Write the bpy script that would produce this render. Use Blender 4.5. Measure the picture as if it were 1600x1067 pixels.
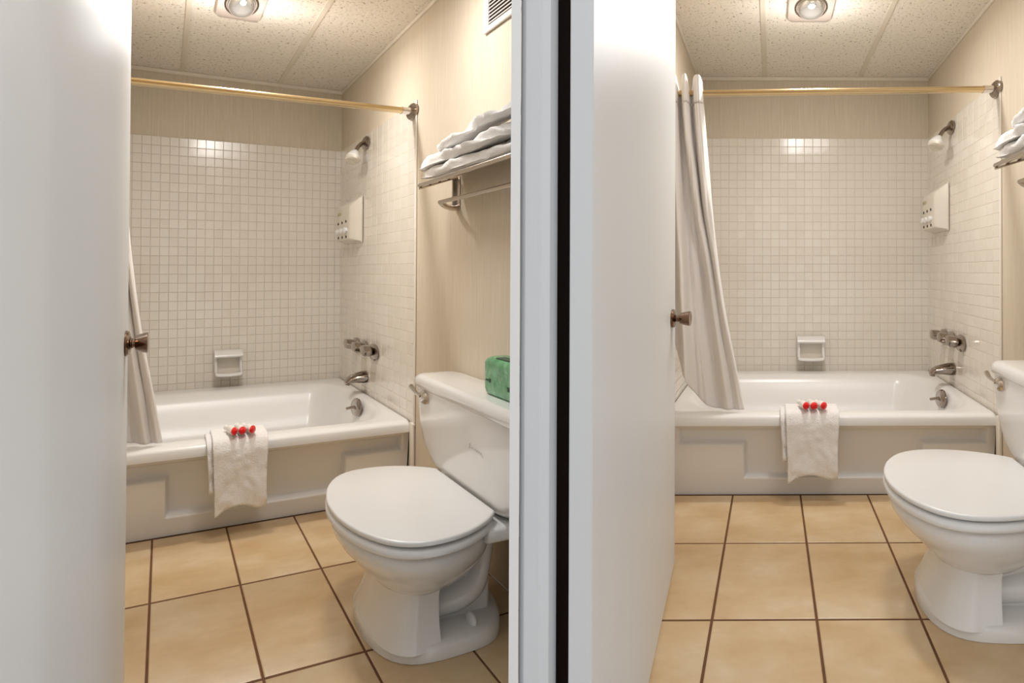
import bpy, bmesh, math, random
from mathutils import Vector, Matrix, noise

for o in list(bpy.data.objects):
    bpy.data.objects.remove(o, do_unlink=True)
scene = bpy.context.scene
COL = scene.collection
random.seed(7)

# ------------------------------------------------------------------ camera
FPX, PPX, PPY, CAMH, PITCH = 1220.0, 1217.0, 406.25, 1.0486, -0.0134
cd = bpy.data.cameras.new('camera')
cam = bpy.data.objects.new('camera', cd)
COL.objects.link(cam)
cd.sensor_fit = 'HORIZONTAL'
cd.sensor_width = 36.0
cd.lens = 36.0 * FPX / 1600.0
cd.shift_x = -(PPX - 800.0) / 1600.0
cd.shift_y = (PPY - 533.5) / 1600.0
cd.clip_start = 0.05
cam.location = (0, 0, CAMH)
cam.rotation_euler = (math.pi / 2 - PITCH, 0, 0)
scene.camera = cam

# ------------------------------------------------------------------ world + exposure
w = bpy.data.worlds.new('World')
scene.world = w
w.use_nodes = True
bg = w.node_tree.nodes['Background']
bg.inputs[0].default_value = (0.965, 0.98, 1.0, 1)
bg.inputs[1].default_value = 1.06
vs = scene.view_settings
vs.view_transform = 'Standard'
vs.look = 'None'
vs.exposure = 0.0
vs.gamma = 1.0
vs.use_curve_mapping = False

# ------------------------------------------------------------------ the two rooms' frames
class Room:
    def __init__(s, side, su, sv, sz, yaw, tx, ty):
        s.side, s.su, s.sv, s.sz, s.yaw, s.tx, s.ty = side, su, sv, sz, yaw, tx, ty
        s.where = 'in the %s bathroom' % side

    def W(s, u, v, z):
        c, n = math.cos(s.yaw), math.sin(s.yaw)
        u, v, z = u * s.su, v * s.sv, z * s.sz
        return Vector((s.tx + u * c + v * n, s.ty + u * n - v * c, z))

    def loc(s, p):
        return Vector((s.su * p[0], -s.sv * p[1], s.sz * p[2]))


# room coordinates: u = to the right (right wall at 0), v = distance out from the back wall, z = up
LR = Room('left', 0.7493, 2.4051, 0.9414, 0.6676, -2.8187, 5.0227)
RR = Room('right', 1.0, 2.0772, 1.0, 0.0106, 0.9983, 5.2065)
ZT, ZC, ZR = 1.9286, 2.3336, 0.3892       # tile top, ceiling, tub rim
VE, VA = 0.79, 0.7325                     # tile edge, tub front at floor
UL = -1.54                                # left wall

# ceiling lamp of each room (just above the frame, over the toilet side)
LAMP = {'left': 10.0, 'right': 10.0}
HEAT = {"left": 4.6, "right": 4.8}
for R in (LR, RR):
    ld = bpy.data.lights.new('ceiling_lamp', 'AREA')
    ld.shape = 'DISK'
    ld.size = 0.30
    ld.energy = LAMP[R.side]
    ld.color = (1.0, 0.98, 0.96)
    lo = bpy.data.objects.new('ceiling_lamp', ld)
    COL.objects.link(lo)
    lo.location = R.W(-0.62, 1.2, 2.30)
    # the heat lamp over the tub is switched on as well
    hd = bpy.data.lights.new('heat_lamp_bulb', 'POINT')
    hd.shadow_soft_size = 0.07
    hd.energy = HEAT[R.side]
    hd.color = (1.0, 0.98, 0.96)
    ho = bpy.data.objects.new('heat_lamp_bulb', hd)
    COL.objects.link(ho)
    ho.location = R.W(-0.858, 0.695, ZC - 0.21)
    # and its reflector throws most of the light straight down
    rd = bpy.data.lights.new('heat_lamp_reflector', 'AREA')
    rd.shape = 'DISK'
    rd.size = 0.14
    rd.energy = HEAT[R.side] * 2.7
    rd.color = hd.color
    ro = bpy.data.objects.new('heat_lamp_reflector', rd)
    COL.objects.link(ro)
    ro.location = R.W(-0.858, 0.695, ZC - 0.066)

# ------------------------------------------------------------------ materials
def lin(c):
    c = c / 255.0
    return c / 12.92 if c <= 0.04045 else ((c + 0.055) / 1.055) ** 2.4


def rgb(r, g, b):
    return (lin(r), lin(g), lin(b), 1)


class Mat:
    def __init__(s, name, col, rough=0.5, metal=0.0, spec=0.5):
        s.m = bpy.data.materials.new(name)
        s.m.use_nodes = True
        s.nt = s.m.node_tree
        s.b = s.nt.nodes['Principled BSDF']
        s.b.inputs['Base Color'].default_value = col
        s.b.inputs['Roughness'].default_value = rough
        s.b.inputs['Metallic'].default_value = metal
        s.b.inputs['Specular IOR Level'].default_value = spec
        s.col = col

    def n(s, t, **kw):
        x = s.nt.nodes.new(t)
        for k, v in kw.items():
            setattr(x, k, v)
        return x

    def l(s, a, b):
        s.nt.links.new(a, b)

    def coords(s, scale=(1, 1, 1)):
        tc = s.n('ShaderNodeTexCoord')
        mp = s.n('ShaderNodeMapping')
        mp.inputs['Scale'].default_value = scale
        s.l(tc.outputs['Object'], mp.inputs['Vector'])
        return mp.outputs['Vector']

    def noise(s, scale, stretch=(1, 1, 1), detail=4, rough=0.55):
        t = s.n('ShaderNodeTexNoise')
        t.inputs['Scale'].default_value = scale
        t.inputs['Detail'].default_value = detail
        t.inputs['Roughness'].default_value = rough
        s.l(s.coords(stretch), t.inputs['Vector'])
        return t.outputs['Fac']

    def ramp(s, fac, stops):
        r = s.n('ShaderNodeValToRGB')
        e = r.color_ramp.elements
        e[0].position, e[0].color = stops[0]
        e[1].position, e[1].color = stops[-1]
        for p, c in stops[1:-1]:
            k = e.new(p)
            k.color = c
        s.l(fac, r.inputs['Fac'])
        return r.outputs['Color']

    def mul(s, a, b, fac=1.0):
        m = s.n('ShaderNodeMix', data_type='RGBA', blend_type='MULTIPLY')
        m.inputs[0].default_value = fac
        s.l(a, m.inputs[6])
        s.l(b, m.inputs[7])
        return m.outputs[2]

    def base(s, c):
        s.l(c, s.b.inputs['Base Color'])

    def bump(s, h, strength=0.2, dist=0.01):
        b = s.n('ShaderNodeBump')
        b.inputs['Strength'].default_value = strength
        b.inputs['Distance'].default_value = dist
        s.l(h, b.inputs['Height'])
        s.l(b.outputs['Normal'], s.b.inputs['Normal'])


M = {}
def simple(key, col, rough=0.5, metal=0.0, spec=0.5, var=0.04, vs_=6.0):
    m = Mat(key, col, rough, metal, spec)
    f = m.noise(vs_, detail=3)
    lo = tuple(c * (1 - var) for c in col[:3]) + (1,)
    hi = tuple(min(1, c * (1 + var)) for c in col[:3]) + (1,)
    m.base(m.ramp(f, [(0.3, lo), (0.7, hi)]))
    M[key] = m.m
    return m


simple('porcelain', rgb(238, 236, 233), 0.12, var=0.01)
simple('tub_enamel', rgb(238, 236, 233), 0.26, var=0.012)
simple('plastic_white', rgb(240, 239, 237), 0.3, var=0.01)
simple('plastic_ivory', rgb(226, 218, 205), 0.35, var=0.015)
simple('door_paint', rgb(226, 228, 230), 0.42, var=0.012, vs_=2.0)
simple('casing_paint', rgb(222, 225, 228), 0.45, var=0.02, vs_=4.0)
simple('divider_paint', rgb(252, 252, 252), 0.5, var=0.004)
simple('trim_paint', rgb(228, 218, 203), 0.5, var=0.02)
simple('vent_paint', rgb(214, 206, 200), 0.5, var=0.02)
simple('chrome', rgb(160, 148, 138), 0.14, 1.0, var=0.04)
simple('chrome_bright', rgb(214, 208, 202), 0.14, 1.0, var=0.03)
simple('rack_steel', rgb(196, 184, 172), 0.24, 1.0, var=0.05)
simple('bronze', rgb(128, 102, 84), 0.2, 1.0, var=0.08)
simple('brass_rod', rgb(218, 194, 150), 0.24, 1.0, var=0.07, vs_=3.0)
simple('gap_shade', rgb(40, 16, 6), 0.7, var=0.1)
simple('dark_hole', rgb(60, 48, 40), 0.6)
simple('tan_label', rgb(196, 180, 146), 0.5)
simple('red_end', rgb(236, 24, 30), 0.3, var=0.1, vs_=40)
simple('paper_white', rgb(240, 236, 230), 0.45)
simple('heat_plate', rgb(190, 176, 166), 0.4)
simple('grout_wall', rgb(220, 210, 196), 0.9, var=0.10, vs_=1.5)
simple('grout_floor', rgb(112, 74, 48), 0.9, var=0.14, vs_=9)
simple('caulk', rgb(228, 220, 208), 0.5)
simple('hall_blocker', rgb(196, 188, 178), 0.95, var=0.1, vs_=60)
simple('green_print', rgb(20, 70, 42), 0.5)
simple('mark_grey', rgb(198, 190, 182), 0.5)

m = Mat('green_wrap', rgb(96, 172, 120), 0.22)
f = m.noise(30, (1, 1, 1), 3)
m.base(m.ramp(f, [(0.35, rgb(70, 146, 96)), (0.7, rgb(118, 190, 140))]))
m.bump(m.noise(30, (1, 0.5, 1), 2), 0.4, 0.01)
M['green_wrap'] = m.m

# wall tile: glossy off-white, slight differences between pieces
m = Mat('wall_tile', rgb(226, 221, 212), 0.14)
oi = m.n('ShaderNodeObjectInfo')
c = m.ramp(oi.outputs['Random'], [(0.0, rgb(226, 218, 206)), (1.0, rgb(232, 225, 214))])
m.base(m.mul(c, m.ramp(m.noise(3.0), [(0.3, (0.965, 0.955, 0.94, 1)), (0.7, (1, 1, 1, 1))])))
m.bump(m.noise(16.0, detail=1), 0.05, 0.01)
M['wall_tile'] = m.m

# wallpaper: beige with fine vertical threads
m = Mat('wallpaper', rgb(205, 188, 160), 0.75, spec=0.2)
th = m.noise(120, (1, 1, 0.03), 5, 0.75)
c = m.ramp(th, [(0.3, rgb(203, 189, 167)), (0.55, rgb(214, 202, 183)), (0.72, rgb(222, 211, 195))])
c = m.mul(c, m.ramp(m.noise(1.6), [(0.3, (0.96, 0.95, 0.93, 1)), (0.7, (1, 1, 1, 1))]))
m.base(c)
m.bump(th, 0.15, 0.004)
M['wallpaper'] = m.m

# ceiling panel: off-white mineral fibre with fissures
m = Mat('ceiling_panel', rgb(214, 203, 188), 0.9, spec=0.1)
v1 = m.noise(75, (1.0, 0.5, 1), 3, 0.6)
v2 = m.noise(130, (1.0, 0.6, 1), 2, 0.5)
c1 = m.ramp(v1, [(0.30, rgb(160, 142, 122)), (0.41, rgb(232, 224, 212)), (1.0, rgb(238, 231, 220))])
c2 = m.ramp(v2, [(0.28, (0.7, 0.66, 0.62, 1)), (0.38, (1, 1, 1, 1))])
m.base(m.mul(c1, c2))
m.bump(v1, 0.5, 0.006)
M['ceiling_panel'] = m.m

# floor tile: warm beige ceramic with cloudy mottling
m = Mat('floor_tile', rgb(212, 182, 138), 0.34)
tc = m.n('ShaderNodeTexCoord')
oi = m.n('ShaderNodeObjectInfo')
ad = m.n('ShaderNodeVectorMath', operation='ADD')
cx = m.n('ShaderNodeCombineXYZ')
mm = m.n('ShaderNodeMath', operation='MULTIPLY')
mm.inputs[1].default_value = 37.0
m.l(oi.outputs['Random'], mm.inputs[0])
m.l(mm.outputs[0], cx.inputs[0])
m.l(mm.outputs[0], cx.inputs[1])
m.l(tc.outputs['Object'], ad.inputs[0])
m.l(cx.outputs[0], ad.inputs[1])
def fnoise(sc, det):
    t = m.n('ShaderNodeTexNoise')
    t.inputs['Scale'].default_value = sc
    t.inputs['Detail'].default_value = det
    m.l(ad.outputs[0], t.inputs['Vector'])
    return t.outputs['Fac']
c = m.ramp(fnoise(4.5, 5), [(0.28, rgb(204, 169, 122)), (0.5, rgb(216, 187, 145)), (0.72, rgb(226, 204, 170))])
c = m.mul(c, m.ramp(fnoise(28, 4), [(0.3, (0.95, 0.94, 0.92, 1)), (0.65, (1, 1, 1, 1))]))
m.base(c)
m.bump(fnoise(14, 3), 0.08, 0.01)
M['floor_tile'] = m.m

# terry towel and curtain cloth
m = Mat('terry', rgb(242, 239, 236), 0.95, spec=0.1)
m.b.inputs['Sheen Weight'].default_value = 0.25
m.bump(m.noise(170, detail=2), 0.55, 0.006)
M['terry'] = m.m
m = Mat('curtain_cloth', rgb(238, 233, 229), 0.85, spec=0.15)
m.bump(m.noise(120, (1, 1, 0.25), 3), 0.2, 0.004)
M['curtain_cloth'] = m.m
m = Mat('lamp_glass', rgb(235, 235, 235), 0.06, 0.85)
M['lamp_glass'] = m.m

# ------------------------------------------------------------------ geometry helpers (room coordinates u, v, z)
def bm_new():
    return bmesh.new()


def box(bm, u0, u1, v0, v1, z0, z1, bev=0.0, seg=2):
    vs = [bm.verts.new(p) for p in ((u0, v0, z0), (u1, v0, z0), (u1, v1, z0), (u0, v1, z0),
                                    (u0, v0, z1), (u1, v0, z1), (u1, v1, z1), (u0, v1, z1))]
    fs = [bm.faces.new([vs[i] for i in q]) for q in
          ((0, 3, 2, 1), (4, 5, 6, 7), (0, 1, 5, 4), (1, 2, 6, 5), (2, 3, 7, 6), (3, 0, 4, 7))]
    if bev:
        es = list({e for f in fs for e in f.edges})
        bmesh.ops.bevel(bm, geom=es, offset=bev, segments=seg, affect='EDGES', profile=0.5)
    return bm


def loft(bm, rings, cap0=True, cap1=True, closed=True):
    R = [[bm.verts.new(p) for p in r] for r in rings]
    n = len(R[0])
    for a, b in zip(R, R[1:]):
        for i in range(n if closed else n - 1):
            j = (i + 1) % n
            bm.faces.new((a[i], a[j], b[j], b[i]))
    if cap0:
        bm.faces.new(R[0][::-1])
    if cap1:
        bm.faces.new(R[-1])
    return bm


def tube(bm, pts, rad, seg=12, caps=True):
    pts = [Vector(p) for p in pts]
    n = len(pts)
    rads = rad if isinstance(rad, (list, tuple)) else [rad] * n
    t0 = (pts[1] - pts[0]).normalized()
    a = Vector((0, 0, 1)) if abs(t0.z) < 0.9 else Vector((1, 0, 0))
    x = (a - t0 * a.dot(t0)).normalized()
    rings = []
    for i, p in enumerate(pts):
        t = (pts[min(i + 1, n - 1)] - pts[max(i - 1, 0)]).normalized()
        x = (x - t * x.dot(t)).normalized()
        y = t.cross(x)
        rings.append([p + (x * math.cos(k * 2 * math.pi / seg) + y * math.sin(k * 2 * math.pi / seg)) * rads[i]
                      for k in range(seg)])
    return loft(bm, rings, caps, caps)


def lathe(bm, o, d, prof, seg=28):
    """prof = [(distance along d, radius)]"""
    o, d = Vector(o), Vector(d).normalized()
    a = Vector((0, 0, 1)) if abs(d.z) < 0.9 else Vector((1, 0, 0))
    x = (a - d * a.dot(d)).normalized()
    y = d.cross(x)
    rings = [[o + d * h + (x * math.cos(k * 2 * math.pi / seg) + y * math.sin(k * 2 * math.pi / seg)) * max(r, 1e-4)
              for k in range(seg)] for h, r in prof]
    return loft(bm, rings)


def cr(pts, n):
    """Catmull-Rom resample of points"""
    P = [Vector(p) for p in pts]
    P = [P[0] * 2 - P[1]] + P + [P[-1] * 2 - P[-2]]
    m_ = len(P) - 3
    out = []
    for k in range(n):
        f = k * m_ / (n - 1)
        i = min(int(f), m_ - 1)
        t = f - i
        a, b, c_, d = P[i:i + 4]
        out.append(0.5 * ((2 * b) + (c_ - a) * t + (2 * a - 5 * b + 4 * c_ - d) * t * t + (3 * b - a - 3 * c_ + d) * t ** 3))
    return out


def rrect(cu, cv, hu, hv, r, z, k=8):
    r = min(r, hu * 0.999, hv * 0.999)
    pts = []
    for ci, (sx, sy) in enumerate(((1, 1), (-1, 1), (-1, -1), (1, -1))):
        for i in range(k + 1):
            a = math.pi / 2 * (ci + i / k)
            pts.append((cu + sx * (hu - r) + r * math.cos(a), cv + sy * (hv - r) + r * math.sin(a), z))
    return pts


EGG = [(0, 0), (.006, .17), (.03, .36), (.085, .60), (.19, .84), (.33, .97), (.5, 1), (.68, .955), (.84, .85), (.95, .735), (1, .66)]
BLK = [(0, 0), (.01, .22), (.06, .5), (.16, .76), (.32, .93), (.5, 1), (.7, 1), (1, 1)]
def egg(uf, ub, hw, z, vc=1.31, out=EGG, n=26):
    h = cr([(x, y, 0) for x, y in out], n)
    A = [(uf + (ub - uf) * p.x, p.y * hw) for p in h]
    B = [(A[-1][0], A[-1][1] * (1 - k / 4)) for k in range(1, 4)]
    half = A + B
    pts = [(u, vc - y, z) for u, y in half] + [(u, vc + y, z) for u, y in reversed(half[1:])]
    return pts


def finish(me, sharp=38):
    for p in me.polygons:
        p.use_smooth = True
    me.set_sharp_from_angle(angle=math.radians(sharp))


def to_mesh(R, name, bm, base, sharp=38, recalc=True):
    for v in bm.verts:
        v.co = R.loc((v.co.x - base[0], v.co.y - base[1], v.co.z - base[2]))
    if recalc:
        bmesh.ops.recalc_face_normals(bm, faces=bm.faces)
    else:
        bmesh.ops.reverse_faces(bm, faces=bm.faces)
    me = bpy.data.meshes.new(name)
    bm.to_mesh(me)
    bm.free()
    finish(me, sharp)
    return me


def tag(o, label=None, cat=None, group=None, kind=None):
    if label: o['label'] = label
    if cat: o['category'] = cat
    if group: o['group'] = group
    if kind: o['kind'] = kind
    return o


class Thing:
    """an Empty at the base of a thing, in one room, that parents its parts"""
    def __init__(s, R, name, label, cat, base, group=None, kind=None):
        s.R, s.b = R, base
        s.o = bpy.data.objects.new(name, None)
        s.o.empty_display_size = 0.05
        COL.objects.link(s.o)
        s.o.location = R.W(*base)
        s.o.rotation_euler = (0, 0, R.yaw)
        tag(s.o, label, cat, group, kind)

    def part(s, name, bm, mat, parent=None, sharp=38, label=None, recalc=True, kind=None):
        me = to_mesh(s.R, name, bm, s.b, sharp, recalc)
        me.materials.append(M[mat])
        o = bpy.data.objects.new(name, me)
        COL.objects.link(o)
        o.parent = parent or s.o
        if label: o['label'] = label
        if kind: o['kind'] = kind
        return o


def single(R, name, bm, mat, base, label=None, cat=None, group=None, kind=None, sharp=38, recalc=True):
    me = to_mesh(R, name, bm, base, sharp, recalc)
    me.materials.append(M[mat])
    o = bpy.data.objects.new(name, me)
    COL.objects.link(o)
    o.location = R.W(*base)
    o.rotation_euler = (0, 0, R.yaw)
    return tag(o, label, cat, group, kind)


def nz(p, sc, seed=0.0):
    return noise.noise(Vector(p) * sc + Vector((seed * 7.3, seed * 3.1, seed * 5.7)))


# ------------------------------------------------------------------ rooms
PITCH_T = 0.0558
TOFF = 0.85

def tile_bm(axis, hw, hz):
    """small chamfered wall tile; axis 'u' lies on the back wall, 'v' on a side wall"""
    bm = bm_new()
    c, t = 0.0012, 0.0012
    lo = [(-hw, -hz), (hw, -hz), (hw, hz), (-hw, hz)]
    hi = [(a - math.copysign(c, a), b - math.copysign(c, b)) for a, b in lo]
    def P(a, b, d):
        return (a, d, b) if axis == 'u' else (-d if axis == 'v' else d, a, b)
    loft(bm, [[P(a, b, 0) for a, b in lo], [P(a, b, t * 0.55) for a, b in lo], [P(a, b, t) for a, b in hi]])
    return bm


def tiles(R, wall, base, axis, cells, plane, rank, nmax=300):
    """cells = [(a0, a1, z0, z1)]; the best ranked become parts, the rest one joined part"""
    cells = sorted(cells, key=rank, reverse=True)
    g = 0.0012
    cache = {}
    rest = bm_new()
    for i, (a0, a1, z0, z1) in enumerate(cells):
        hw, hz = (a1 - a0) / 2 - g, (z1 - z0) / 2 - g
        ca, cz = (a0 + a1) / 2, (z0 + z1) / 2
        pos = (ca, plane, cz) if axis == 'u' else (plane, ca, cz)
        if i < nmax:
            key = (round(hw, 4), round(hz, 4))
            if key not in cache:
                me = to_mesh(R, 'wall_tile', tile_bm(axis, hw, hz), (0, 0, 0), 2)
                me.materials.append(M['wall_tile'])
                cache[key] = me
            o = bpy.data.objects.new('wall_tile', cache[key])
            COL.objects.link(o)
            o.parent = wall
            o.location = R.loc([p - q for p, q in zip(pos, base)])
        else:
            b2 = tile_bm(axis, hw, hz)
            vm = {}
            for v in b2.verts:
                vm[v] = rest.verts.new(v.co + Vector(pos))
            for f_ in b2.faces:
                rest.faces.new([vm[v] for v in f_.verts])
            b2.free()
    if len(cells) > nmax:
        me = to_mesh(R, 'wall_tile', rest, base, 2)
        me.materials.append(M['wall_tile'])
        o = bpy.data.objects.new('wall_tile', me)
        COL.objects.link(o)
        o.parent = wall
        o['kind'] = 'stuff'
    else:
        rest.free()


def grid_cells(lo, hi, start, zlo=ZR - 0.01, zhi=ZT):
    out = []
    a = start
    edges = [hi]
    while a > lo + 0.01:
        edges.append(a)
        a -= PITCH_T
    edges.append(lo)
    zs = [zhi]
    while zs[-1] - PITCH_T > zlo + 0.01:
        zs.append(zs[-1] - PITCH_T)
    zs.append(zlo)
    for a1, a0 in zip(edges, edges[1:]):
        for z1, z0 in zip(zs, zs[1:]):
            if a1 - a0 > 0.008:
                out.append((a0, a1, z0, z1))
    return out


def wall_part(R, wall, base, name, bm, mat, label=None):
    me = to_mesh(R, name, bm, base)
    me.materials.append(M[mat])
    o = bpy.data.objects.new(name, me)
    COL.objects.link(o)
    o.parent = wall
    if label: o['label'] = label
    return o


def build_room(R, vmax_wall, vmax_left):
    w_ = R.where
    # back wall
    base = (UL / 2, 0, 0)
    bm = bm_new()
    box(bm, UL - 0.06, 0.06, -0.06, 0, 0, ZC + 0.05)
    wb = single(R, 'wall_back', bm, 'wallpaper', base, 'beige papered back wall above white tile ' + w_, 'wall', kind='structure')
    wall_part(R, wb, base, 'grout_bed', box(bm_new(), UL, 0, 0, 0.002, ZR - 0.02, ZT), 'grout_wall')
    tiles(R, wb, base, 'u', grid_cells(UL, -0.002, -TOFF * PITCH_T), 0.002,
          lambda c_: (c_[0] + c_[1]) / 2 > -1.33 and (10 - abs((c_[0] + c_[1]) / 2 + 0.95) - 0.12 * abs((c_[2] + c_[3]) / 2 - 1.0)))
    wall_part(R, wb, base, 'corner_caulk', box(bm_new(), -0.006, 0, 0.002, 0.010, ZR, ZT), 'caulk')
    # right wall
    base = (0, 0.7, 0)
    bm = bm_new()
    box(bm, 0, 0.05, 0, vmax_wall, 0, ZC + 0.05)
    wr = single(R, 'wall_right', bm, 'wallpaper', base, 'beige papered right wall tiled beside the tub ' + w_, 'wall', kind='structure')
    wall_part(R, wr, base, 'grout_bed', box(bm_new(), -0.002, 0, 0, VE, ZR - 0.02, ZT), 'grout_wall')
    tiles(R, wr, base, 'v', grid_cells(0.008, VE - 0.004, VE - 0.004 - PITCH_T), -0.002, lambda c_: c_[0])
    wall_part(R, wr, base, 'tile_edge', box(bm_new(), -0.008, 0, VE - 0.004, VE + 0.008, ZR - 0.02, ZT + 0.006, 0.003), 'caulk')
    wall_part(R, wr, base, 'caulk_strip', box(bm_new(), -0.02, 0, 0.772, 0.796, 0.0, ZR - 0.005, 0.006), 'caulk')
    # left wall
    base = (UL, 0.6, 0)
    bm = bm_new()
    box(bm, UL - 0.06, UL, 0, vmax_left, 0, ZC + 0.05)
    wl = single(R, 'wall_left', bm, 'wallpaper', base, 'beige papered left wall behind the shower curtain ' + w_, 'wall', kind='structure')
    tiles(R, wl, base, 'w', grid_cells(0.008, VE - 0.004, VE - 0.004 - PITCH_T), UL + 0.001, lambda c_: c_[0], 0)
    # ceiling: slab, panels, tee bars
    base = (UL / 2, 0.7, ZC)
    bm = bm_new()
    box(bm, UL, 0, 0, vmax_wall - 0.02, ZC + 0.012, ZC + 0.05)
    ce = single(R, 'ceiling', bm, 'trim_paint', base, 'suspended ceiling of speckled panels and tee bars ' + w_, 'ceiling', kind='structure')
    ub = (UL, -1.0915, -0.4615, 0.0)
    for a, b in zip(ub, ub[1:]):
        wall_part(R, ce, base, 'ceiling_panel', box(bm_new(), a + 0.003, b - 0.003, 0.003, vmax_wall - 0.03, ZC + 0.001, ZC + 0.012), 'ceiling_panel')
    for a in ub[1:3]:
        wall_part(R, ce, base, 'tee_bar', box(bm_new(), a - 0.014, a + 0.014, 0.0, vmax_wall - 0.03, ZC - 0.003, ZC + 0.002, 0.0012, 1), 'trim_paint')
    wall_part(R, ce, base, 'wall_angle', box(bm_new(), UL, 0, 0.0, 0.016, ZC - 0.022, ZC + 0.001, 0.002, 1), 'trim_paint')
    wall_part(R, ce, base, 'wall_angle', box(bm_new(), -0.012, 0, 0.016, vmax_wall - 0.03, ZC - 0.018, ZC + 0.001, 0.002, 1), 'trim_paint')
    wall_part(R, ce, base, 'wall_angle', box(bm_new(), UL, UL + 0.012, 0.016, vmax_left, ZC - 0.018, ZC + 0.001, 0.002, 1), 'trim_paint')
    # floor: grout bed and single tiles
    base = (-0.75, 1.1, 0)
    u_lo = UL if R.side == 'left' else -1.43
    bm = bm_new()
    box(bm, u_lo, 0, 0.70, 1.57, -0.028, -0.0035)
    if R.side == 'right':
        box(bm, UL, u_lo, 0.70, 1.05, -0.028, -0.0035)
    fl = single(R, 'floor', bm, 'grout_floor', base, 'beige ceramic tile floor with brown grout ' + w_, 'floor', kind='structure')
    us = [u_lo, -1.2297, -0.9143, -0.6, -0.285, -0.001]
    vsl = [0.7365, 1.0462, 1.364, 1.568]
    g = 0.0042
    for a, b in zip(us, us[1:]):
        for c_, d in zip(vsl, vsl[1:]):
            if a == u_lo and c_ < 1.0:
                a = UL
            elif a == UL:
                a = u_lo
            cu, cv = (a + b) / 2, (c_ + d) / 2
            bm = bm_new()
            hu, hv = (b - a) / 2 - g, (d - c_) / 2 - g * 0.75
            loft(bm, [[(-hu, -hv, -0.006), (hu, -hv, -0.006), (hu, hv, -0.006), (-hu, hv, -0.006)],
                      [(-hu, -hv, -0.0018), (hu, -hv, -0.0018), (hu, hv, -0.0018), (-hu, hv, -0.0018)],
                      [(-hu + .003, -hv + .002, 0), (hu - .003, -hv + .002, 0), (hu - .003, hv - .002, 0), (-hu + .003, hv - .002, 0)]])
            me = to_mesh(R, 'floor_tile', bm, (0, 0, 0), 20)
            me.materials.append(M['floor_tile'])
            o = bpy.data.objects.new('floor_tile', me)
            COL.objects.link(o)
            o.parent = fl
            o.location = R.loc((cu - base[0], cv - base[1], 0))


# ------------------------------------------------------------------ fixtures
def sstep(x, a, b):
    t = max(0.0, min(1.0, (x - a) / (b - a)))
    return t * t * (3 - 2 * t)


def bathtub(R):
    t = Thing(R, 'bathtub', 'white enamel bathtub with embossed apron ' + R.where, 'bathtub', (-0.76, VA / 2, 0))
    bm = bm_new()
    cu, cv, hu, hv = (UL - 0.006) / 2, 0.391, (-UL - 0.012) / 2, 0.385
    k = 10
    # opening is not centred in v: front rim ~0.07 wide, back ~0.09, right ~0.085
    ocu, ocv, ohu, ohv = -0.765, 0.405, 0.685, 0.300
    rings = [rrect(cu, cv, hu, hv, 0.012, ZR - 0.052, k),
             rrect(cu, cv, hu, hv, 0.014, ZR - 0.020, k),
             rrect(cu, cv, hu - 0.002, hv - 0.004, 0.018, ZR - 0.009, k),
             rrect(cu, cv, hu - 0.005, hv - 0.012, 0.02, ZR - 0.002, k),
             rrect(cu, cv, hu - 0.010, hv - 0.022, 0.03, ZR, k),
             rrect(ocu, ocv, ohu + 0.030, ohv + 0.026, 0.19, ZR, k),
             rrect(ocu, ocv, ohu + 0.015, ohv + 0.014, 0.19, ZR - 0.003, k),
             rrect(ocu, ocv, ohu + 0.002, ohv + 0.003, 0.185, ZR - 0.012, k),
             rrect(ocu, ocv, ohu - 0.010, ohv - 0.006, 0.18, ZR - 0.03, k),
             rrect(ocu - 0.001, ocv, ohu - 0.021, ohv - 0.013, 0.175, ZR - 0.06, k),
             rrect(ocu - 0.002, ocv, ohu - 0.034, ohv - 0.021, 0.17, ZR - 0.10, k),
             rrect(ocu - 0.003, ocv, ohu - 0.050, ohv - 0.032, 0.16, ZR - 0.16, k),
             rrect(ocu - 0.005, ocv, ohu - 0.07, ohv - 0.045, 0.15, 0.16, k),
             rrect(ocu - 0.01, ocv, ohu - 0.10, ohv - 0.065, 0.14, 0.105, k),
             rrect(ocu - 0.01, ocv, ohu - 0.16, ohv - 0.11, 0.12, 0.08, k)]
    loft(bm, rings, False, True)
    t.part('basin', bm, 'tub_enamel', sharp=60)
    # apron with its T-shaped sunk panel
    bm = bm_new()
    nu, nzc = 300, 84
    z0, z1 = 0.0, ZR - 0.030
    def inside(u, z):
        def rr(u0, u1, za, zb, e):
            du = min(u - u0, u1 - u)
            dz = min(z - za, zb - z)
            return min(sstep(du, -e, e), sstep(dz, -e, e))
        return max(rr(-1.474, -0.052, 0.250, 0.312, 0.009), rr(-1.172, -0.352, 0.088, 0.300, 0.009))
    G = []
    for j in range(nzc + 1):
        z = z0 + (z1 - z0) * j / nzc
        row = []
        for i in range(nu + 1):
            u = UL + 0.004 + (-0.010 - UL - 0.004) * i / nu
            v = VA + 0.030 * (z / z1) + 0.0125 * sstep(z, 0.318, 0.352) - 0.020 * inside(u, z)
            row.append(bm.verts.new((u, v, z)))
        G.append(row)
    for a, b in zip(G, G[1:]):
        for i in range(nu):
            bm.faces.new((a[i], a[i + 1], b[i + 1], b[i]))
    t.part('apron', bm, 'tub_enamel', sharp=60, recalc=False)
    # overflow plate with trip lever, on the sloping end wall
    bm = bm_new()
    lathe(bm, (-0.112, 0.435, 0.345), (-1, 0, 0.22), [(0, 0.049), (0.008, 0.049), (0.016, 0.042), (0.019, 0.02), (0.019, 0)])
    pl = t.part('overflow_plate', bm, 'chrome')
    bm = bm_new()
    tube(bm, [(-0.128, 0.435, 0.347), (-0.150, 0.43, 0.343), (-0.172, 0.42, 0.336)], [0.009, 0.008, 0.007], 10)
    t.part('trip_lever', bm, 'chrome', pl)


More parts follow.
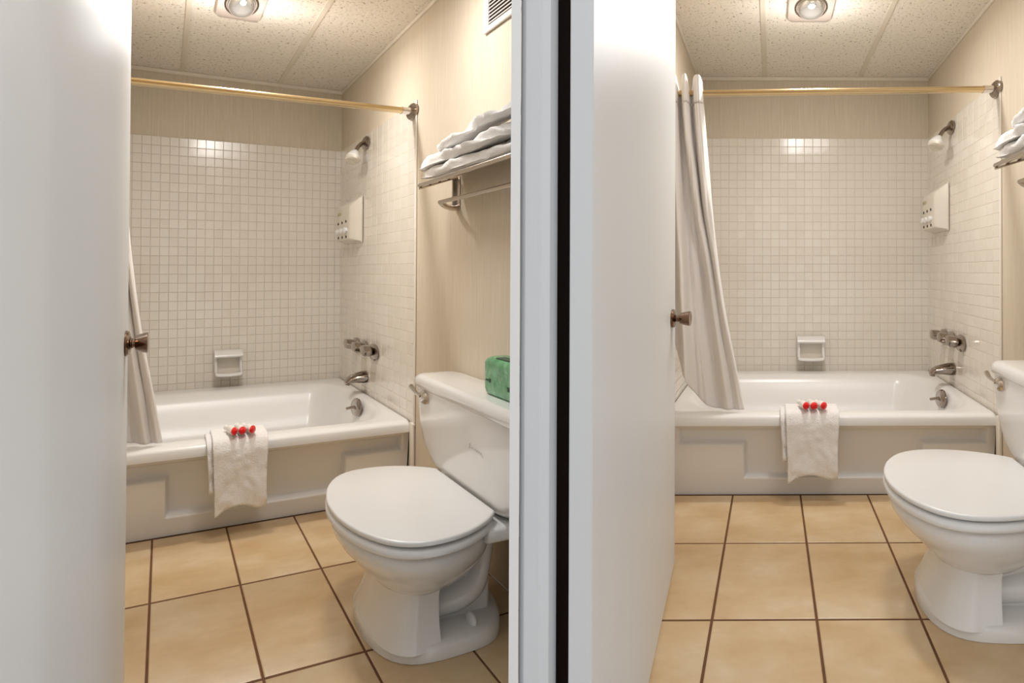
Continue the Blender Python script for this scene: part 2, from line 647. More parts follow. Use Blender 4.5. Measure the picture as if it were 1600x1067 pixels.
def soap_dish(R):
    t = Thing(R, 'soap_dish', 'white ceramic soap dish set in the back wall tile ' + R.where, 'soap dish', (-0.787, 0.005, 0.46))
    u0, u1, z0, z1 = -0.878, -0.698, 0.462, 0.617
    t.part('back_plate', box(bm_new(), u0 + .012, u1 - .012, 0.006, 0.016, z0 + .01, z1 - .01, 0.003), 'plastic_ivory')
    bm = bm_new()
    rings = []
    for k in range(10):      # rounded hood along the top
        a = k / 9 * math.pi / 2
        rings.append((0.006 + 0.042 * math.sin(a), z1 - 0.034 + 0.034 * math.cos(a)))
    prof = rings + [(0.044, z1 - 0.044), (0.006, z1 - 0.040)]
    loft(bm, [[(u, p[0], p[1]) for p in prof] for u in (u0, u0 + 0.006, u1 - 0.006, u1)])
    t.part('hood', bm, 'porcelain')
    for s_ in (u0 + 0.010, u1 - 0.010):
        bm = bm_new()
        tube(bm, cr([(s_, 0.020, z1 - 0.035), (s_, 0.024, z1 - 0.08), (s_, 0.036, z0 + 0.032), (s_, 0.05, z0 + 0.016)], 10), 0.0105, 12)
        t.part('side_arm', bm, 'porcelain')
    bm = bm_new()
    tube(bm, cr([(u0 + 0.010, 0.05, z0 + 0.016), (u0 + 0.022, 0.058, z0 + 0.010), (-0.788, 0.062, z0 + 0.008),
                 (u1 - 0.022, 0.058, z0 + 0.010), (u1 - 0.010, 0.05, z0 + 0.016)], 24), 0.0115, 12)
    t.part('grab_bar', bm, 'porcelain')
    t.part('tray', box(bm_new(), u0 + .014, u1 - .014, 0.010, 0.048, z0 + 0.004, z0 + 0.016, 0.004), 'plastic_ivory')


def shower(R):
    t = Thing(R, 'wall_shower', 'white shower head on bent chrome arm ' + R.where, 'shower', (0, 0.335, 1.88))
    bm = bm_new()
    lathe(bm, (-0.007, 0.335, 1.876), (-1, 0, 0), [(0, 0.040), (0.006, 0.040), (0.014, 0.033), (0.018, 0.018)])
    t.part('wall_flange', bm, 'chrome')
    bm = bm_new()
    tube(bm, cr([(-0.008, 0.335, 1.878), (-0.034, 0.336, 1.872), (-0.058, 0.338, 1.852), (-0.074, 0.340, 1.828), (-0.082, 0.342, 1.812)], 16), 0.0125, 12)
    t.part('arm', bm, 'chrome')
    d = Vector((-0.40, 0.08, -0.92)).normalized()
    o = Vector((-0.080, 0.342, 1.822))
    bm = bm_new()
    lathe(bm, o, d, [(0, 0.014), (0.006, 0.022), (0.020, 0.031), (0.036, 0.040), (0.050, 0.0455), (0.055, 0.044)])
    h = t.part('head_shell', bm, 'plastic_white')
    bm = bm_new()
    lathe(bm, o + d * 0.054, d, [(0, 0.0445), (0.012, 0.043), (0.018, 0.037), (0.0185, 0.024), (0.015, 0.022), (0.015, 0)])
    t.part('spray_face', bm, 'plastic_ivory', h)


def dispenser(R):
    t = Thing(R, 'soap_dispenser', 'white three-button wall soap dispenser below the shower head ' + R.where, 'dispenser', (0, 0.19, 1.29))
    bm = bm_new()
    box(bm, -0.014, -0.006, 0.082, 0.303, 1.285, 1.568, 0.003)
    t.part('back_plate', bm, 'plastic_ivory')
    def ring(u, v0, v1, z0, z1, r):
        return [(u, p[0], p[1]) for p in [(a, b) for a, b, _ in rrect((v0 + v1) / 2, (z0 + z1) / 2, (v1 - v0) / 2, (z1 - z0) / 2, r, 0, 5)]]
    bm = bm_new()
    loft(bm, [ring(-0.013, 0.086, 0.299, 1.289, 1.564, 0.006), ring(-0.020, 0.087, 0.298, 1.290, 1.562, 0.008),
              ring(-0.072, 0.104, 0.281, 1.300, 1.522, 0.012), ring(-0.082, 0.108, 0.275, 1.305, 1.512, 0.012),
              ring(-0.085, 0.114, 0.268, 1.312, 1.504, 0.010)])
    t.part('housing', bm, 'plastic_ivory', sharp=28)
    t.part('name_plate', box(bm_new(), -0.0868, -0.084, 0.120, 0.172, 1.462, 1.482, 0.001, 1), 'tan_label', label='small tan label plate')
    for v in (0.132, 0.184, 0.235):
        bm = bm_new()
        lathe(bm, (-0.084, v, 1.412 + (v - .132) * .05), (-1, 0, 0), [(0, 0.0085), (0.003, 0.0085), (0.003, 0)], 14)
        t.part('level_window', bm, 'dark_hole', label='dark round level window')
        bm = bm_new()
        lathe(bm, (-0.082, v, 1.362), (-1, 0, -0.1), [(0, 0.019), (0.014, 0.019), (0.020, 0.016), (0.022, 0.008), (0.022, 0)], 18)
        t.part('push_button', bm, 'plastic_white')
        t.part('nozzle', box(bm_new(), -0.088, -0.078, v - 0.004, v + 0.010, 1.314, 1.330, 0.002, 1), 'dark_hole')


def faucet(R):
    names = ('nearest the tile edge', 'middle of the three', 'nearest the back corner')
    for v, nm in zip((0.440, 0.336, 0.240), names):
        t = Thing(R, 'faucet_handle', 'chrome bath faucet handle, %s, %s' % (nm, R.where), 'faucet handle', (0, v, 0.648),
                  'bath faucet handles ' + R.where)
        bm = bm_new()
        lathe(bm, (-0.007, v, 0.650), (-1, 0, 0), [(0, 0.047), (0.006, 0.048), (0.014, 0.043), (0.022, 0.026), (0.03, 0.017)])
        t.part('escutcheon', bm, 'chrome')
        bm = bm_new()
        rings = []
        for h, r in ((0.024, 0.012), (0.032, 0.016), (0.036, 0.029), (0.046, 0.033), (0.078, 0.031), (0.088, 0.029), (0.091, 0.020)):
            ring = []
            for k in range(36):
                a = k * 2 * math.pi / 36
                rr = r * (1 - 0.10 * (0.5 - 0.5 * math.cos(6 * a)))
                ring.append((-h, v + rr * math.cos(a) + 0.008 * h / .09, 0.655 + rr * math.sin(a) + h * 0.12))
            rings.append(ring)
        loft(bm, rings)
        t.part('grip', bm, 'chrome', sharp=25)
    t = Thing(R, 'tub_spout', 'chrome tub spout on the tiled wall ' + R.where, 'spout', (0, 0.345, 0.47))
    bm = bm_new()
    rings = []
    for h, zc, hz, hv in ((0.006, 0.484, 0.036, 0.030), (0.03, 0.484, 0.035, 0.029), (0.07, 0.482, 0.029, 0.026), (0.105, 0.477, 0.024, 0.024),
                         (0.126, 0.470, 0.020, 0.022), (0.138, 0.462, 0.013, 0.018), (0.142, 0.458, 0.006, 0.010)):
        rings.append([(-h, 0.345 + hv * math.cos(a) , zc + hz * math.sin(a)) for a in [k * 2 * math.pi / 20 for k in range(20)]])
    loft(bm, rings)
    t.part('spout_body', bm, 'chrome')
    bm = bm_new()
    lathe(bm, (-0.124, 0.345, 0.462), (-0.15, 0, -1), [(0, 0.015), (0.018, 0.015), (0.018, 0.011), (0.012, 0.010), (0.012, 0)], 16)
    t.part('outlet', bm, 'chrome')


def rod(R):
    t = Thing(R, 'curtain_rod', 'brass-coloured shower curtain rod over the tub ' + R.where, 'curtain rod', (-0.76, 0.7694, 1.87))
    z = lambda u: 1.889 + 0.017 * u if R.side == 'right' else 1.887 + 0.008 * u
    bm = bm_new()
    tube(bm, [(u, 0.7694, z(u)) for u in (UL + 0.012, -1.0, -0.5, -0.06)], 0.0145, 16)
    t.part('pole', bm, 'brass_rod')
    bm = bm_new()
    tube(bm, [(-0.07, 0.7694, z(-.07)), (-0.012, 0.7694, z(0))], 0.0165, 16)
    t.part('end_sleeve', bm, 'chrome_bright')
    bm = bm_new()
    lathe(bm, (-0.0045, 0.7694, z(0)), (-1, 0, 0), [(0, 0.038), (0.010, 0.038), (0.018, 0.031), (0.022, 0.020)])
    t.part('end_flange', bm, 'chrome')
    bm = bm_new()
    lathe(bm, (UL + 0.003, 0.7694, z(UL)), (1, 0, 0), [(0, 0.038), (0.010, 0.038), (0.018, 0.031), (0.022, 0.020)])
    t.part('end_flange', bm, 'chrome')


def curtain(R):
    t = Thing(R, 'shower_curtain', ('white shower curtain bunched at the left end of the rod ' if R.side == 'right'
              else 'narrow edge of white shower curtain showing past the open door ') + R.where, 'curtain', (-1.4, 0.74, 0.39))
    dL = -0.006 if R.side == 'right' else -0.022
    re = cr([(1.97, -1.367, 0), (1.86, -1.364, 0), (1.56, -1.340, 0), (1.30, -1.316, 0), (1.03, -1.280, 0), (0.82, -1.247, 0),
             (0.60, -1.205, 0), (0.40, -1.168, 0)], 60)
    def right(z):
        for a, b in zip(re, re[1:]):
            if a.x >= z >= b.x:
                f_ = (a.x - z) / (a.x - b.x)
                return a.y + (b.y - a.y) * f_
        return re[0].y if z > re[0].x else re[-1].y
    def bottom(s):          # hem height: rests on the rim at the right, swings up on the left
        return 0.402 + 0.33 * (max(0, 0.62 - s) / 0.62) ** 2.1
    def left(z):
        k = max(0.0, 0.95 - z)
        return -1.512 + 0.03 * sstep(z, 1.0, 0.5) if False else -1.512 + 0.02 * k
    def pleat(s, z):
        g = sstep(z, 1.85, 0.95)
        out = 0.0
        for c0, c1, w0, w1, a0, a1 in ((0.13, 0.20, 0.105, 0.080, 1.0, 1.0), (0.46, 0.78, 0.105, 0.10, 1.0, 0.85), (0.85, 0.96, 0.17, 0.15, 1.0, 0.92),
                                       (0.47, 0.47, 0.10, 0.10, 0.0, 0.25)):
            c_ = c0 + (c1 - c0) * g
            w_ = w0 + (w1 - w0) * g
            out = max(out, (a0 + (a1 - a0) * g) * math.exp(-abs((s - c_) / w_) ** (4 - 2 * g)))
        return out
    def pos(s, z, q):
        f_ = sstep(z, 1.95, 1.2)
        u = left(z) + (right(z) + dL * f_ - left(z)) * s
        # three main pleats, ridges towards the viewer; the outer two swing right as they fall
        v = 0.7694 - 0.006 - 0.010 * f_ + (0.034 + 0.008 * f_) * pleat(s, z) - 0.040 * f_ * (0.35 + 0.65 * s)
        v += 0.010 * nz((s * 3, z * 1.2, 0), 1.6, 1.0) + 0.004 * nz((s * 9, z * 2.0, 0), 2.2, 2.0)
        u += 0.006 * nz((s * 4, z * 1.5, 3), 1.5, 4.0) * f_
        return (u, v + q, z)
    def sheet(name, ztop, zbot_f, n, m_, q, ragged=False):
        bm = bm_new()
        G = []
        for j in range(m_ + 1):
            row = []
            for i in range(n + 1):
                s = i / n
                zb = zbot_f(s)
                zt = ztop(s)
                z = zt + (zb - zt) * j / m_
                row.append(bm.verts.new(pos(s, z, q)))
            G.append(row)
        for a, b in zip(G, G[1:]):
            for i in range(n):
                bm.faces.new((a[i], a[i + 1], b[i + 1], b[i]))
        o = t.part(name, bm, 'curtain_cloth', sharp=70, recalc=False)
        md = o.modifiers.new('thickness', 'SOLIDIFY')
        md.thickness = 0.003
        md.offset = 0
        return o
    zh = lambda s: 1.815
    def crest(s):           # the header dips between the pleats where it crosses the rod
        return 1.852 + 0.088 * pleat(s, 1.95) ** 0.7
    sheet('header', crest, zh, 96, 8, 0.003)
    sheet('drop', zh, bottom, 96, 120, 0.0)


def bath_mat(R):
    t = Thing(R, 'bath_mat', 'white terry bath mat draped over the tub rim ' + R.where, 'bath mat', (-0.86, 0.78, ZR))
    def drape(name, u0, u1, zin, zout, off, seed, wav, nu=44):
        prof = [(0.698 - off, zin, 0), (0.692 - off, zin + (ZR - zin) * .6, 0), (0.700 - off * .5, ZR + 0.001 + off, 0), (0.722, ZR + 0.009 + off, 0),
                (0.752, ZR + 0.009 + off, 0), (0.774 + off, ZR + 0.002 + off, 0), (0.786 + off, ZR - 0.022, 0), (0.788 + off, ZR - 0.07, 0),
                (0.788 + off, 0.24, 0), (0.786 + off, zout, 0)]
        P = cr(prof, 90)
        bm = bm_new()
        G = []
        for j, p in enumerate(P):
            row = []
            f_ = sstep(j, 50, 89)
            for i in range(nu + 1):
                s = i / nu
                u = u0 + (u1 - u0) * s
                u += f_ * 0.018 * (0.5 - s) * 1.2 + 0.004 * nz((0, p.y * 9, s), 1.0, seed)
                v = p.x + f_ * (0.007 * nz((u * 14, p.y * 11, 0), 1.0, seed) + 0.004 * nz((u * 30, p.y * 30, 0), 1.0, seed + 2)) + 0.004 * f_
                z = p.y + f_ * wav(s)
                row.append(bm.verts.new((u, v, z)))
            G.append(row)
        for a, b in zip(G, G[1:]):
            for i in range(nu):
                bm.faces.new((a[i], a[i + 1], b[i + 1], b[i]))
        o = t.part(name, bm, 'terry', sharp=80, recalc=False)
        md = o.modifiers.new('thickness', 'SOLIDIFY')
        md.thickness = 0.009
        md.offset = 0
        return o
    drape('under_fold', -1.010, -0.80, 0.30, 0.185, 0.0, 3.0, lambda s: 0.004 * math.sin(9 * s), 30)
    drape('front_fold', -0.988, -0.742, 0.27, 0.118, 0.011, 5.0,
          lambda s: 0.010 * math.cos(2 * math.pi * (s * 1.1 - 0.5)) - 0.018 * (1 - sstep(s, 0.0, 0.22)))
    pos = ((-0.893, 'leftmost'), (-0.856, 'middle'), (-0.812, 'rightmost'))
    for i, (u, nm) in enumerate(pos):
        p = Thing(R, 'wrapped_soap', '%s red-ended white roll on the bath mat %s' % (nm, R.where),
                  'wrapped soap', (u, 0.765, ZR + 0.026), 'wrapped rolls on the bath mat ' + R.where)
        vz = ZR + 0.044
        d = Vector((-0.55, -1, 0.0)) if i != 1 else Vector((-0.25, -1, 0.0))
        d.normalize()
        bm = bm_new()
        lathe(bm, (u, 0.788, vz), d, [(0, 0.0150), (0.003, 0.0172), (0.012, 0.0165), (0.034, 0.0150), (0.046, 0.007), (0.058, 0.012)], 20)
        p.part('wrapper', bm, 'paper_white')
        bm = bm_new()
        lathe(bm, (u, 0.787, vz), -d, [(-0.002, 0.0165), (0.003, 0.0172), (0.007, 0.0140), (0.0095, 0.007), (0.010, 0)], 20)
        p.part('red_cap', bm, 'red_end', label='round red end')


def toilet(R):
    lab = {'left': 'white toilet with closed lid and green packet on its tank, in the left bathroom',
           'right': 'white toilet with closed lid cut by the right edge, in the right bathroom'}[R.side]
    t = Thing(R, 'toilet', lab, 'toilet', (-0.35, 1.31, 0))
    E2 = lambda uf, ub, hw, z, **k: egg(uf, ub, hw, z, **k)
    # foot plate
    bm = bm_new()
    FT = [(0, 0), (.004, .2), (.03, .48), (.09, .75), (.2, .93), (.36, 1), (.58, 1), (.74, .96), (.85, .82), (.93, .58), (.98, .30), (1, .08)]
    loft(bm, [egg(-0.588, -0.10, 0.132, 0.001, out=FT), egg(-0.588, -0.10, 0.132, 0.030, out=FT), egg(-0.583, -0.106, 0.127, 0.043, out=FT),
              egg(-0.570, -0.118, 0.116, 0.050, out=FT)])
    t.part('foot', bm, 'porcelain', sharp=50)
    # pedestal front
    bm = bm_new()
    rr = [(0.03, -0.586, -0.396, 0.129), (0.045, -0.578, -0.395, 0.124), (0.08, -0.562, -0.392, 0.114), (0.12, -0.546, -0.388, 0.106), (0.155, -0.537, -0.384, 0.101),
          (0.19, -0.540, -0.380, 0.102), (0.23, -0.552, -0.376, 0.106)]
    loft(bm, [egg(a, b, h, z, out=BLK) for z, a, b, h in rr])
    t.part('pedestal', bm, 'porcelain', sharp=45)
    # inner web and trapway
    bm = bm_new()
    loft(bm, [rrect(-0.29, 1.31, 0.14, 0.068, 0.03, z, 5) for z in (0.04, 0.12, 0.3)])
    t.part('web', bm, 'porcelain', sharp=50)
    bm = bm_new()
    pth = cr([(-0.165, 1.34, 0.345), (-0.178, 1.34, 0.29), (-0.188, 1.34, 0.235), (-0.200, 1.34, 0.180), (-0.225, 1.34, 0.135), (-0.285, 1.34, 0.108),
              (-0.345, 1.335, 0.098), (-0.40, 1.33, 0.09)], 40)
    tube(bm, pth, [0.052 + 0.008 * sstep(k, 14, 26) for k in range(40)], 20)
    t.part('trapway', bm, 'porcelain', sharp=70)
    # bowl
    bm = bm_new()
    rr = [(0.340, -0.660, -0.24, 0.166), (0.337, -0.671, -0.228, 0.175), (0.325, -0.675, -0.222, 0.179), (0.300, -0.668, -0.222, 0.177), (0.272, -0.648, -0.225, 0.168),
          (0.245, -0.622, -0.232, 0.154), (0.218, -0.596, -0.245, 0.138), (0.196, -0.572, -0.262, 0.121), (0.178, -0.553, -0.28, 0.108), (0.165, -0.542, -0.30, 0.100)]
    loft(bm, [egg(a, b, h, z) for z, a, b, h in rr])
    t.part('bowl', bm, 'porcelain', sharp=60)
    # deck that carries the tank
    t.part('deck', box(bm_new(), -0.262, -0.02, 1.31 - 0.150, 1.31 + 0.150, 0.312, 0.360, 0.012, 3), 'porcelain')
    # seat ring and lid
    bm = bm_new()
    loft(bm, [egg(-0.672, -0.22, 0.176, 0.345), egg(-0.686, -0.213, 0.188, 0.3465), egg(-0.690, -0.211, 0.192, 0.352), egg(-0.690, -0.211, 0.192, 0.364), egg(-0.686, -0.213, 0.188, 0.370), egg(-0.672, -0.22, 0.176, 0.372)])
    t.part('seat', bm, 'plastic_white', sharp=60)
    bm = bm_new()
    loft(bm, [egg(-0.660, -0.222, 0.168, 0.3790), egg(-0.685, -0.210, 0.188, 0.3792), egg(-0.688, -0.207, 0.190, 0.382), egg(-0.688, -0.207, 0.190, 0.3905), egg(-0.6855, -0.209, 0.188, 0.3935),
              egg(-0.681, -0.213, 0.184, 0.3945), egg(-0.56, -0.30, 0.09, 0.396)])
    for s_ in (-1, 1):          # bumpers between lid and seat
        box(bm, -0.62, -0.605, 1.31 + s_ * 0.11 - 0.012, 1.31 + s_ * 0.11 + 0.012, 0.371, 0.380)
    t.part('lid', bm, 'plastic_white', sharp=60)
    for s_ in (-1, 1):
        bm = bm_new()
        tube(bm, [(-0.222, 1.31 + s_ * 0.095, 0.366), (-0.222, 1.31 + s_ * 0.060, 0.366)], 0.010, 12)
        t.part('hinge', bm, 'plastic_white')
    # tank
    bm = bm_new()
    prof = [(0.362, 0.095, 0.055), (0.366, 0.125, 0.072), (0.378, 0.152, 0.082), (0.40, 0.180, 0.087), (0.43, 0.205, 0.091), (0.47, 0.226, 0.094), (0.52, 0.240, 0.096), (0.58, 0.248, 0.097), (0.664, 0.252, 0.098)]
    loft(bm, [rrect(-0.112, 1.31, hu, hv, 0.042, z, 7) for z, hv, hu in prof])
    t.part('tank', bm, 'porcelain', sharp=60)
    bm = bm_new()
    loft(bm, [rrect(-0.113, 1.31, hu, hv, r, z, 7) for z, hv, hu, r in
              ((0.660, 0.254, 0.100, 0.044), (0.666, 0.262, 0.107, 0.05), (0.682, 0.264, 0.109, 0.052), (0.697, 0.260, 0.106, 0.052),
               (0.705, 0.250, 0.098, 0.05), (0.709, 0.232, 0.082, 0.045))])
    t.part('tank_lid', bm, 'porcelain', sharp=60)
    # flush lever
    bm = bm_new()
    lathe(bm, (-0.206, 1.125, 0.632), (-1, 0, 0), [(0, 0.024), (0.010, 0.025), (0.018, 0.020), (0.022, 0.010), (0.023, 0)])
    fl = t.part('flush_lever', bm, 'chrome_bright')
    bm = bm_new()
    tube(bm, cr([(-0.226, 1.120, 0.637), (-0.232, 1.095, 0.646), (-0.230, 1.068, 0.660)], 8), [0.007, 0.007, 0.007, 0.007, 0.008, 0.009, 0.010, 0.010], 10)
    t.part('lever_arm', bm, 'chrome_bright', fl)
    # bolt cap
    bm = bm_new()
    lathe(bm, (-0.262, 1.405, 0.049), (0, 0.1, 1), [(0, 0.017), (0.010, 0.017), (0.020, 0.013), (0.026, 0.006), (0.027, 0)], 18)
    t.part('bolt_cap', bm, 'plastic_white')
    if R.side == 'left':
        # worn maker's script on the tank front, no longer legible
        bm = bm_new()
        pts = [(1.340 + 0.0034 * k, 0.545 - 0.0003 * k + (0.010 if k == 1 else -0.008 if k in (0, 16) else 0.004 * (-1) ** k)) for k in range(17)]
        tube(bm, [(-0.2103, v, z) for v, z in pts], 0.0009, 5)
        t.part('worn_script', bm, 'mark_grey', label='faint worn grey script')


def green_packet(R):
    t = Thing(R, 'tissue_packet', 'green plastic-wrapped paper packet on the toilet tank', 'packet', (-0.09, 1.41, 0.709))
    bm = bm_new()
    u0, u1, v0, v1, z0 = -0.150, -0.045, 1.330, 1.480, 0.7095
    cu, cv, hu, hv = (u0 + u1) / 2, (v0 + v1) / 2, (u1 - u0) / 2, (v1 - v0) / 2
    rings = [rrect(cu, cv, hu - .010, hv - .008, 0.02, z0, 7), rrect(cu, cv, hu - .002, hv - .002, 0.02, z0 + 0.008, 7)]
    for k in range(9):
        z = z0 + 0.02 + 0.085 * k / 8
        rings.append([(a + 0.003 * nz((a * 40, b * 30, z * 40), 1), b + 0.003 * nz((a * 40, b * 30, z * 40), 1, 3), z) for a, b, _ in rrect(cu, cv, hu, hv, 0.02, z, 7)])
    rings += [rrect(cu, cv, hu - .004, hv - .004, 0.022, z0 + 0.115, 7), rrect(cu, cv, hu - .016, hv - .014, 0.02, z0 + 0.123, 7)]
    loft(bm, rings)
    t.part('wrapper', bm, 'green_wrap', sharp=60)
    marks = [(1.345, 0.755, 0.010, 0.006), (1.357, 0.752, 0.008, 0.012), (1.438, 0.752, 0.02, 0.01), (1.425, 0.742, 0.012, 0.014), (1.45, 0.735, 0.02, 0.012)]
    for v, z, wv, hz in marks:
        t.part('printed_mark', box(bm_new(), u0 - 0.0018, u0 + 0.002, v, v + wv, z, z + hz, 0.0006, 1), 'green_print')
    t.part('printed_mark', box(bm_new(), u0 + 0.012, u0 + 0.05, 1.372, 1.46, z0 + 0.1195, z0 + 0.1245, 0.001, 1), 'green_print', label='dark green printed band')


def rack(R):
    t = Thing(R, 'towel_rack', 'steel towel rack with shelf bars on the papered wall ' + R.where, 'towel rack', (0, 1.3, 1.38))
    vend = 1.56
    shelf_z = lambda u: 1.455 + 0.30 * (u + 0.185)      # shelf tips up towards the wall
    for i, u in enumerate((-0.185, -0.140, -0.095, -0.050)):
        bm = bm_new()
        tube(bm, [(u, 1.050, shelf_z(u)), (u, 1.056, shelf_z(u)), (u, vend, shelf_z(u))], [0.006, 0.008, 0.008], 12)
        t.part('shelf_bar', bm, 'rack_steel')
    for v in (1.056, 1.50):
        bm = bm_new()
        box(bm, -0.020, -0.001, v - 0.012, v - 0.008, 1.365, 1.500, 0.001, 1)
        box(bm, -0.006, -0.001, v - 0.008, v + 0.014, 1.365, 1.500, 0.001, 1)
        t.part('bracket', bm, 'rack_steel')
        bm = bm_new()
        tube(bm, [(-0.004, v, shelf_z(0) - 0.012), (-0.186, v, shelf_z(-0.186) - 0.012)], 0.005, 8)
        t.part('bracket_arm', bm, 'rack_steel')
        bm = bm_new()
        tube(bm, cr([(-0.004, v, 1.372), (-0.04, v + .004, 1.370), (-0.08, v + .012, 1.378), (-0.104, v + .02, 1.388)], 8), [0.013, 0.012, 0.0115, 0.011, 0.011, 0.0105, 0.010, 0.009], 12)
        t.part('bar_holder', bm, 'rack_steel')
    bm = bm_new()
    tube(bm, [(-0.102, 1.070, 1.388), (-0.102, vend, 1.388)], 0.0085, 12)
    t.part('towel_bar', bm, 'rack_steel')


def towel_pile(R):
    """three loosely folded towels lying one on another on the rack"""
    def towel(name, label, v0, v1, uc, hu, z0, h, rise, seed, wob):
        t = Thing(R, name, label, 'towel', (uc, (v0 + v1) / 2, z0), 'towels on the rack ' + R.where)
        bm = bm_new()
        n, seg = 64, 56
        rings = []
        for j in range(n + 1):
            f_ = j / n
            v = v0 + (v1 - v0) * f_
            e = math.sqrt(max(0.0, 1 - (1 - min(1, f_ / 0.16)) ** 2)) * math.sqrt(max(0.0, 1 - (1 - min(1, (1 - f_) / 0.10)) ** 2))
            e = max(e, 0.04)
            zc = z0 + h / 2 + rise(f_)
            hh = h / 2 * (0.35 + 0.65 * e) * (1 + 0.18 * nz((f_ * 3, 0, 0), 1.3, seed))
            hw = hu * (0.55 + 0.45 * e)
            ring = []
            for k in range(seg):
                a = 2 * math.pi * k / seg
                ca, sa = math.cos(a), math.sin(a)
                u = uc + hw * math.copysign(abs(ca) ** 0.75, ca)
                z = zc + hh * e ** 0.3 * math.copysign(abs(sa) ** 0.7, sa)
                # soft rolling folds that run along the towel
                n1 = nz((u * 13, v * 5.5, z * 20), 1, seed)
                n2 = nz((u * 30, v * 13, z * 40), 1, seed + 1)
                n3 = nz((u * 70, v * 40, z * 80), 1, seed + 2)
                d = wob * (1.3 * (0.35 - abs(n1)) + 1.1 * (0.3 - abs(n2)) + 0.4 * n3)
                d += wob * 0.8 * math.sin((z - z0) * 260 + v * 16 + 4 * n1) * (1 if ca < 0.2 else 0.2)
                zz = max(z + d * (1.0 if sa > 0 else 0.15), z0 + rise(f_) * 0.9)
                ring.append((u + d * ca, v + 0.014 * nz((u * 14, z * 30, 0), 1, seed + 4), zz + 0.30 * (u + 0.185)))
            rings.append(ring)
        loft(bm, rings)
        o = t.part('folded_cloth', bm, 'terry', sharp=80)
        return t
    w_ = R.where
    towel('folded_towel', 'bottom white towel lying directly on the steel rack ' + w_, 1.056, 1.56, -0.112, 0.086, 1.4645, 0.034, lambda f_: 0.0, 1.0, 0.010)
    towel('folded_towel', 'middle rumpled white towel in the pile on the rack ' + w_, 1.040, 1.55, -0.116, 0.090, 1.502, 0.034, lambda f_: 0.012 * f_, 2.0, 0.013)
    towel('folded_towel', 'top white towel with its end jutting out over the pile ' + w_, 1.150, 1.55, -0.120, 0.080, 1.553, 0.030, lambda f_: 0.026 * sstep(f_, 0.05, 0.6), 3.0, 0.011)


def vent(R):
    t = Thing(R, 'air_vent', 'louvred vent grille high on the right wall of the left bathroom', 'vent', (0, 1.30, 2.0))
    v0, v1, z0, z1 = 1.192, 1.46, 2.004, 2.20
    fw = 0.022
    bm = bm_new()
    t.part('shade_backing', box(bm, -0.003, -0.001, v0 + 0.01, v1 - 0.01, z0 + 0.01, z1 - 0.01), 'dark_hole')  # dark sheet painted as the shade behind the louvres
    for a in ((v0, v0 + fw, z0, z1), (v1 - fw, v1, z0, z1), (v0 + fw, v1 - fw, z0, z0 + fw), (v0 + fw, v1 - fw, z1 - fw, z1)):
        t.part('frame', box(bm_new(), -0.014, -0.003, a[0], a[1], a[2], a[3], 0.002, 1), 'vent_paint')
    z = z0 + fw + 0.008
    while z < z1 - fw:
        bm = bm_new()
        loft(bm, [[(-0.013, v, z - 0.004), (-0.011, v, z - 0.004), (-0.004, v, z + 0.006), (-0.006, v, z + 0.006)] for v in (v0 + fw, v1 - fw)])
        t.part('louvre', bm, 'vent_paint')
        z += 0.0135


def heat_lamp(R):
    t = Thing(R, 'ceiling_heat_lamp', 'square ceiling heat lamp with round bulb at the top ' + R.where, 'ceiling lamp', (-0.858, 0.695, ZC))
    bm = bm_new()
    loft(bm, [rrect(-0.858, 0.695, h, h, r, z, 6) for h, r, z in ((0.113, 0.03, ZC - 0.002), (0.113, 0.03, ZC - 0.010), (0.108, 0.028, ZC - 0.016), (0.09, 0.02, ZC - 0.017))])
    t.part('trim_plate', bm, 'heat_plate')
    bm = bm_new()
    lathe(bm, (-0.858, 0.695, ZC - 0.014), (0, 0, -1), [(0, 0.078), (0.006, 0.080), (0.008, 0.076), (0.006, 0.071), (0.0, 0.070)], 32)
    t.part('reflector_ring', bm, 'chrome')
    bm = bm_new()
    lathe(bm, (-0.858, 0.695, ZC - 0.012), (0, 0, -1), [(0, 0.066), (0.012, 0.066), (0.024, 0.060), (0.034, 0.046), (0.041, 0.026), (0.044, 0.006), (0.044, 0)], 32)
    t.part('bulb', bm, 'lamp_glass')


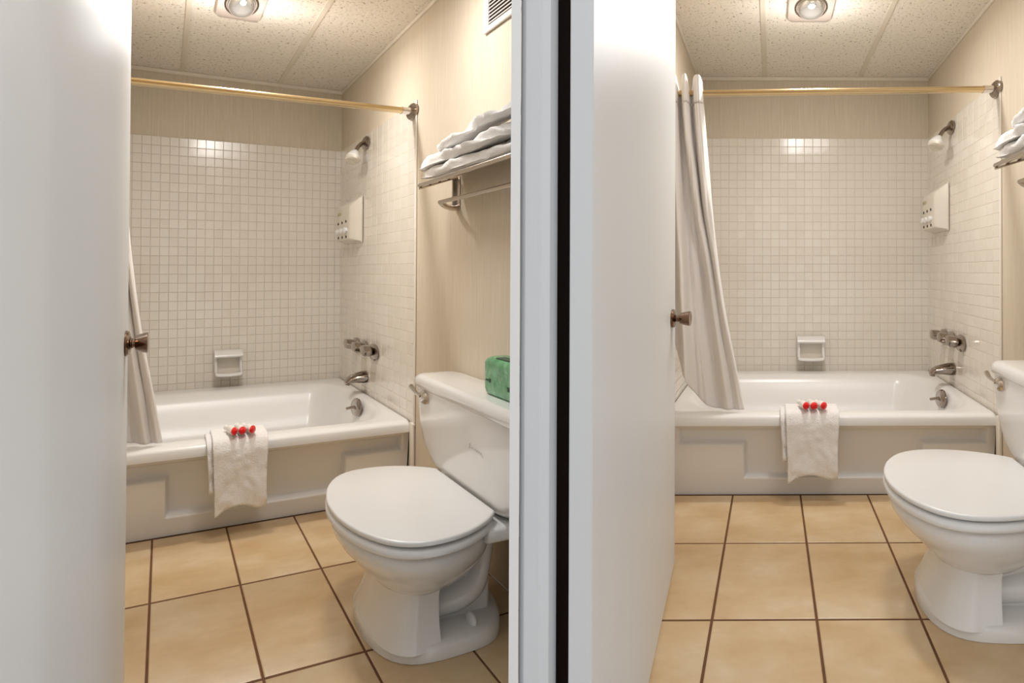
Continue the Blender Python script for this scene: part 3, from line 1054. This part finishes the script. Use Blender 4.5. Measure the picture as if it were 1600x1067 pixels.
# ------------------------------------------------------------------ doors and hallway side
def door(R, n, pf, ph, label, kv, knob_v_off):
    """pf, ph = (u, v) of the free and the hinge end of the visible face"""
    t = Thing(R, 'door_%d' % n, label, 'door', (ph[0], ph[1], 0), kind='structure')
    pf, ph = Vector((pf[0], pf[1], 0)), Vector((ph[0], ph[1], 0))
    th = 0.036 / R.su
    bm = bm_new()
    Z0, Z1 = 0.008, 2.06
    a, b = pf, ph
    off = Vector((-th, 0, 0))
    ring = lambda z: [(p.x, p.y, z) for p in (a, b, b + off, a + off)]
    loft(bm, [ring(Z0), ring(Z1)])
    bmesh.ops.bevel(bm, geom=list(bm.edges), offset=0.0015, segments=1, affect='EDGES')
    t.part('slab', bm, 'door_paint', sharp=20)
    # knob
    d = (ph - pf).normalized()
    o = pf + d * knob_v_off
    z = kv
    nrm = Vector((1, 0, 0))
    bm = bm_new()
    lathe(bm, (o.x, o.y, z), nrm, [(0, 0.031), (0.004, 0.032), (0.010, 0.029), (0.014, 0.018), (0.016, 0.012)], 28)
    ro = t.part('knob_rosette', bm, 'bronze')
    k = 1.0 if R.side == 'right' else 0.88
    bm = bm_new()
    lathe(bm, (o.x, o.y, z), nrm, [(0.012 * k, 0.010), (0.018 * k, 0.010), (0.019 * k, 0.0125), (0.022 * k, 0.0125), (0.023 * k, 0.010), (0.028 * k, 0.010)], 20)
    t.part('knob_neck', bm, 'bronze', ro)
    bm = bm_new()
    lathe(bm, (o.x, o.y, z), nrm, [(0.026 * k, 0.012), (0.029 * k, 0.0185), (0.040 * k, 0.0215), (0.055 * k, 0.0245), (0.061 * k, 0.0255), (0.063 * k, 0.024), (0.0615 * k, 0.019), (0.058 * k, 0.0)], 28)
    t.part('door_knob', bm, 'bronze', ro, label='dark bronze door knob')
    return t


build_room(LR, 1.55, 2.12)
build_room(RR, 1.95, 1.20)

# unseen hallway floor under both rooms, added to block light from below
bm = bm_new()
HW = Room('hall', 1, 1, 1, 0, 0, 0)
box(bm, -5.0, 4.0, -6.5, 2.5, -0.06, -0.03)
single(HW, 'floor', bm, 'hall_blocker', (0, 0, 0), 'plain unseen hallway floor added to block light from below', 'floor', kind='structure')

door(LR, 1, (-1.2864, 1.31), (-1.2893, 2.16), 'open white door filling the left side, in the left bathroom', 0.934, 0.072)
door(RR, 2, (-1.396, 1.150), (-1.3268, 1.922), 'open white door standing edge-on in the right bathroom', 0.885, 0.066)

# door frame of the right bathroom: moulded casing and a dark filler painted as the hinge gap's shade
def px(x, y):      # world X of an image column at depth y
    return (x - PPX) / FPX * y
y0 = 1.185
bm = bm_new()
prof = [(px(813, y0), 0.0), (px(822, y0), -0.010), (px(825, y0), -0.013), (px(847, y0), -0.013), (px(849, y0), -0.008), (px(861, y0), -0.006),
        (px(861, y0) + 0.001, 0.03), (px(813, y0), 0.03)]
loft(bm, [[(x, -(y0 + d), z) for x, d in prof] for z in (-0.03, 2.4)])
single(HW, 'trim_1', bm, 'casing_paint', (px(836, y0), -y0, 0), 'white moulded door casing beside the dark gap', 'door casing', kind='structure', sharp=15)
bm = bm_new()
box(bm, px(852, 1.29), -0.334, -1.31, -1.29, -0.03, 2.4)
single(HW, 'gap_shade_strip', bm, 'gap_shade', (-0.36, -1.3, 0), 'dark filler strip painted as the shade in the gap behind the door edge', 'gap filler', kind='structure')
# white partition between the two bathrooms, seen on its narrow end
bm = bm_new()
y1, y2 = 1.13, 1.70
xa, xb = px(797.5, y1), px(812.5, y1)
k = (px(805, 1.0))
loft(bm, [[(xa, -y1, z), (xb, -y1, z), (xb + k * (y2 - y1) - 0.002, -y2, z), (xa + k * (y2 - y1) + 0.002, -y2, z)] for z in (-0.03, 2.45)])
single(HW, 'wall_divider', bm, 'divider_paint', ((xa + xb) / 2, -y1, 0), 'narrow white end of the partition between the two bathrooms', 'wall', kind='structure')

for R in (LR, RR):
    bathtub(R)
    toilet(R)
    rod(R)
    curtain(R)
    shower(R)
    dispenser(R)
    faucet(R)
    soap_dish(R)
    bath_mat(R)
    rack(R)
    towel_pile(R)
    heat_lamp(R)
green_packet(LR)
vent(LR)
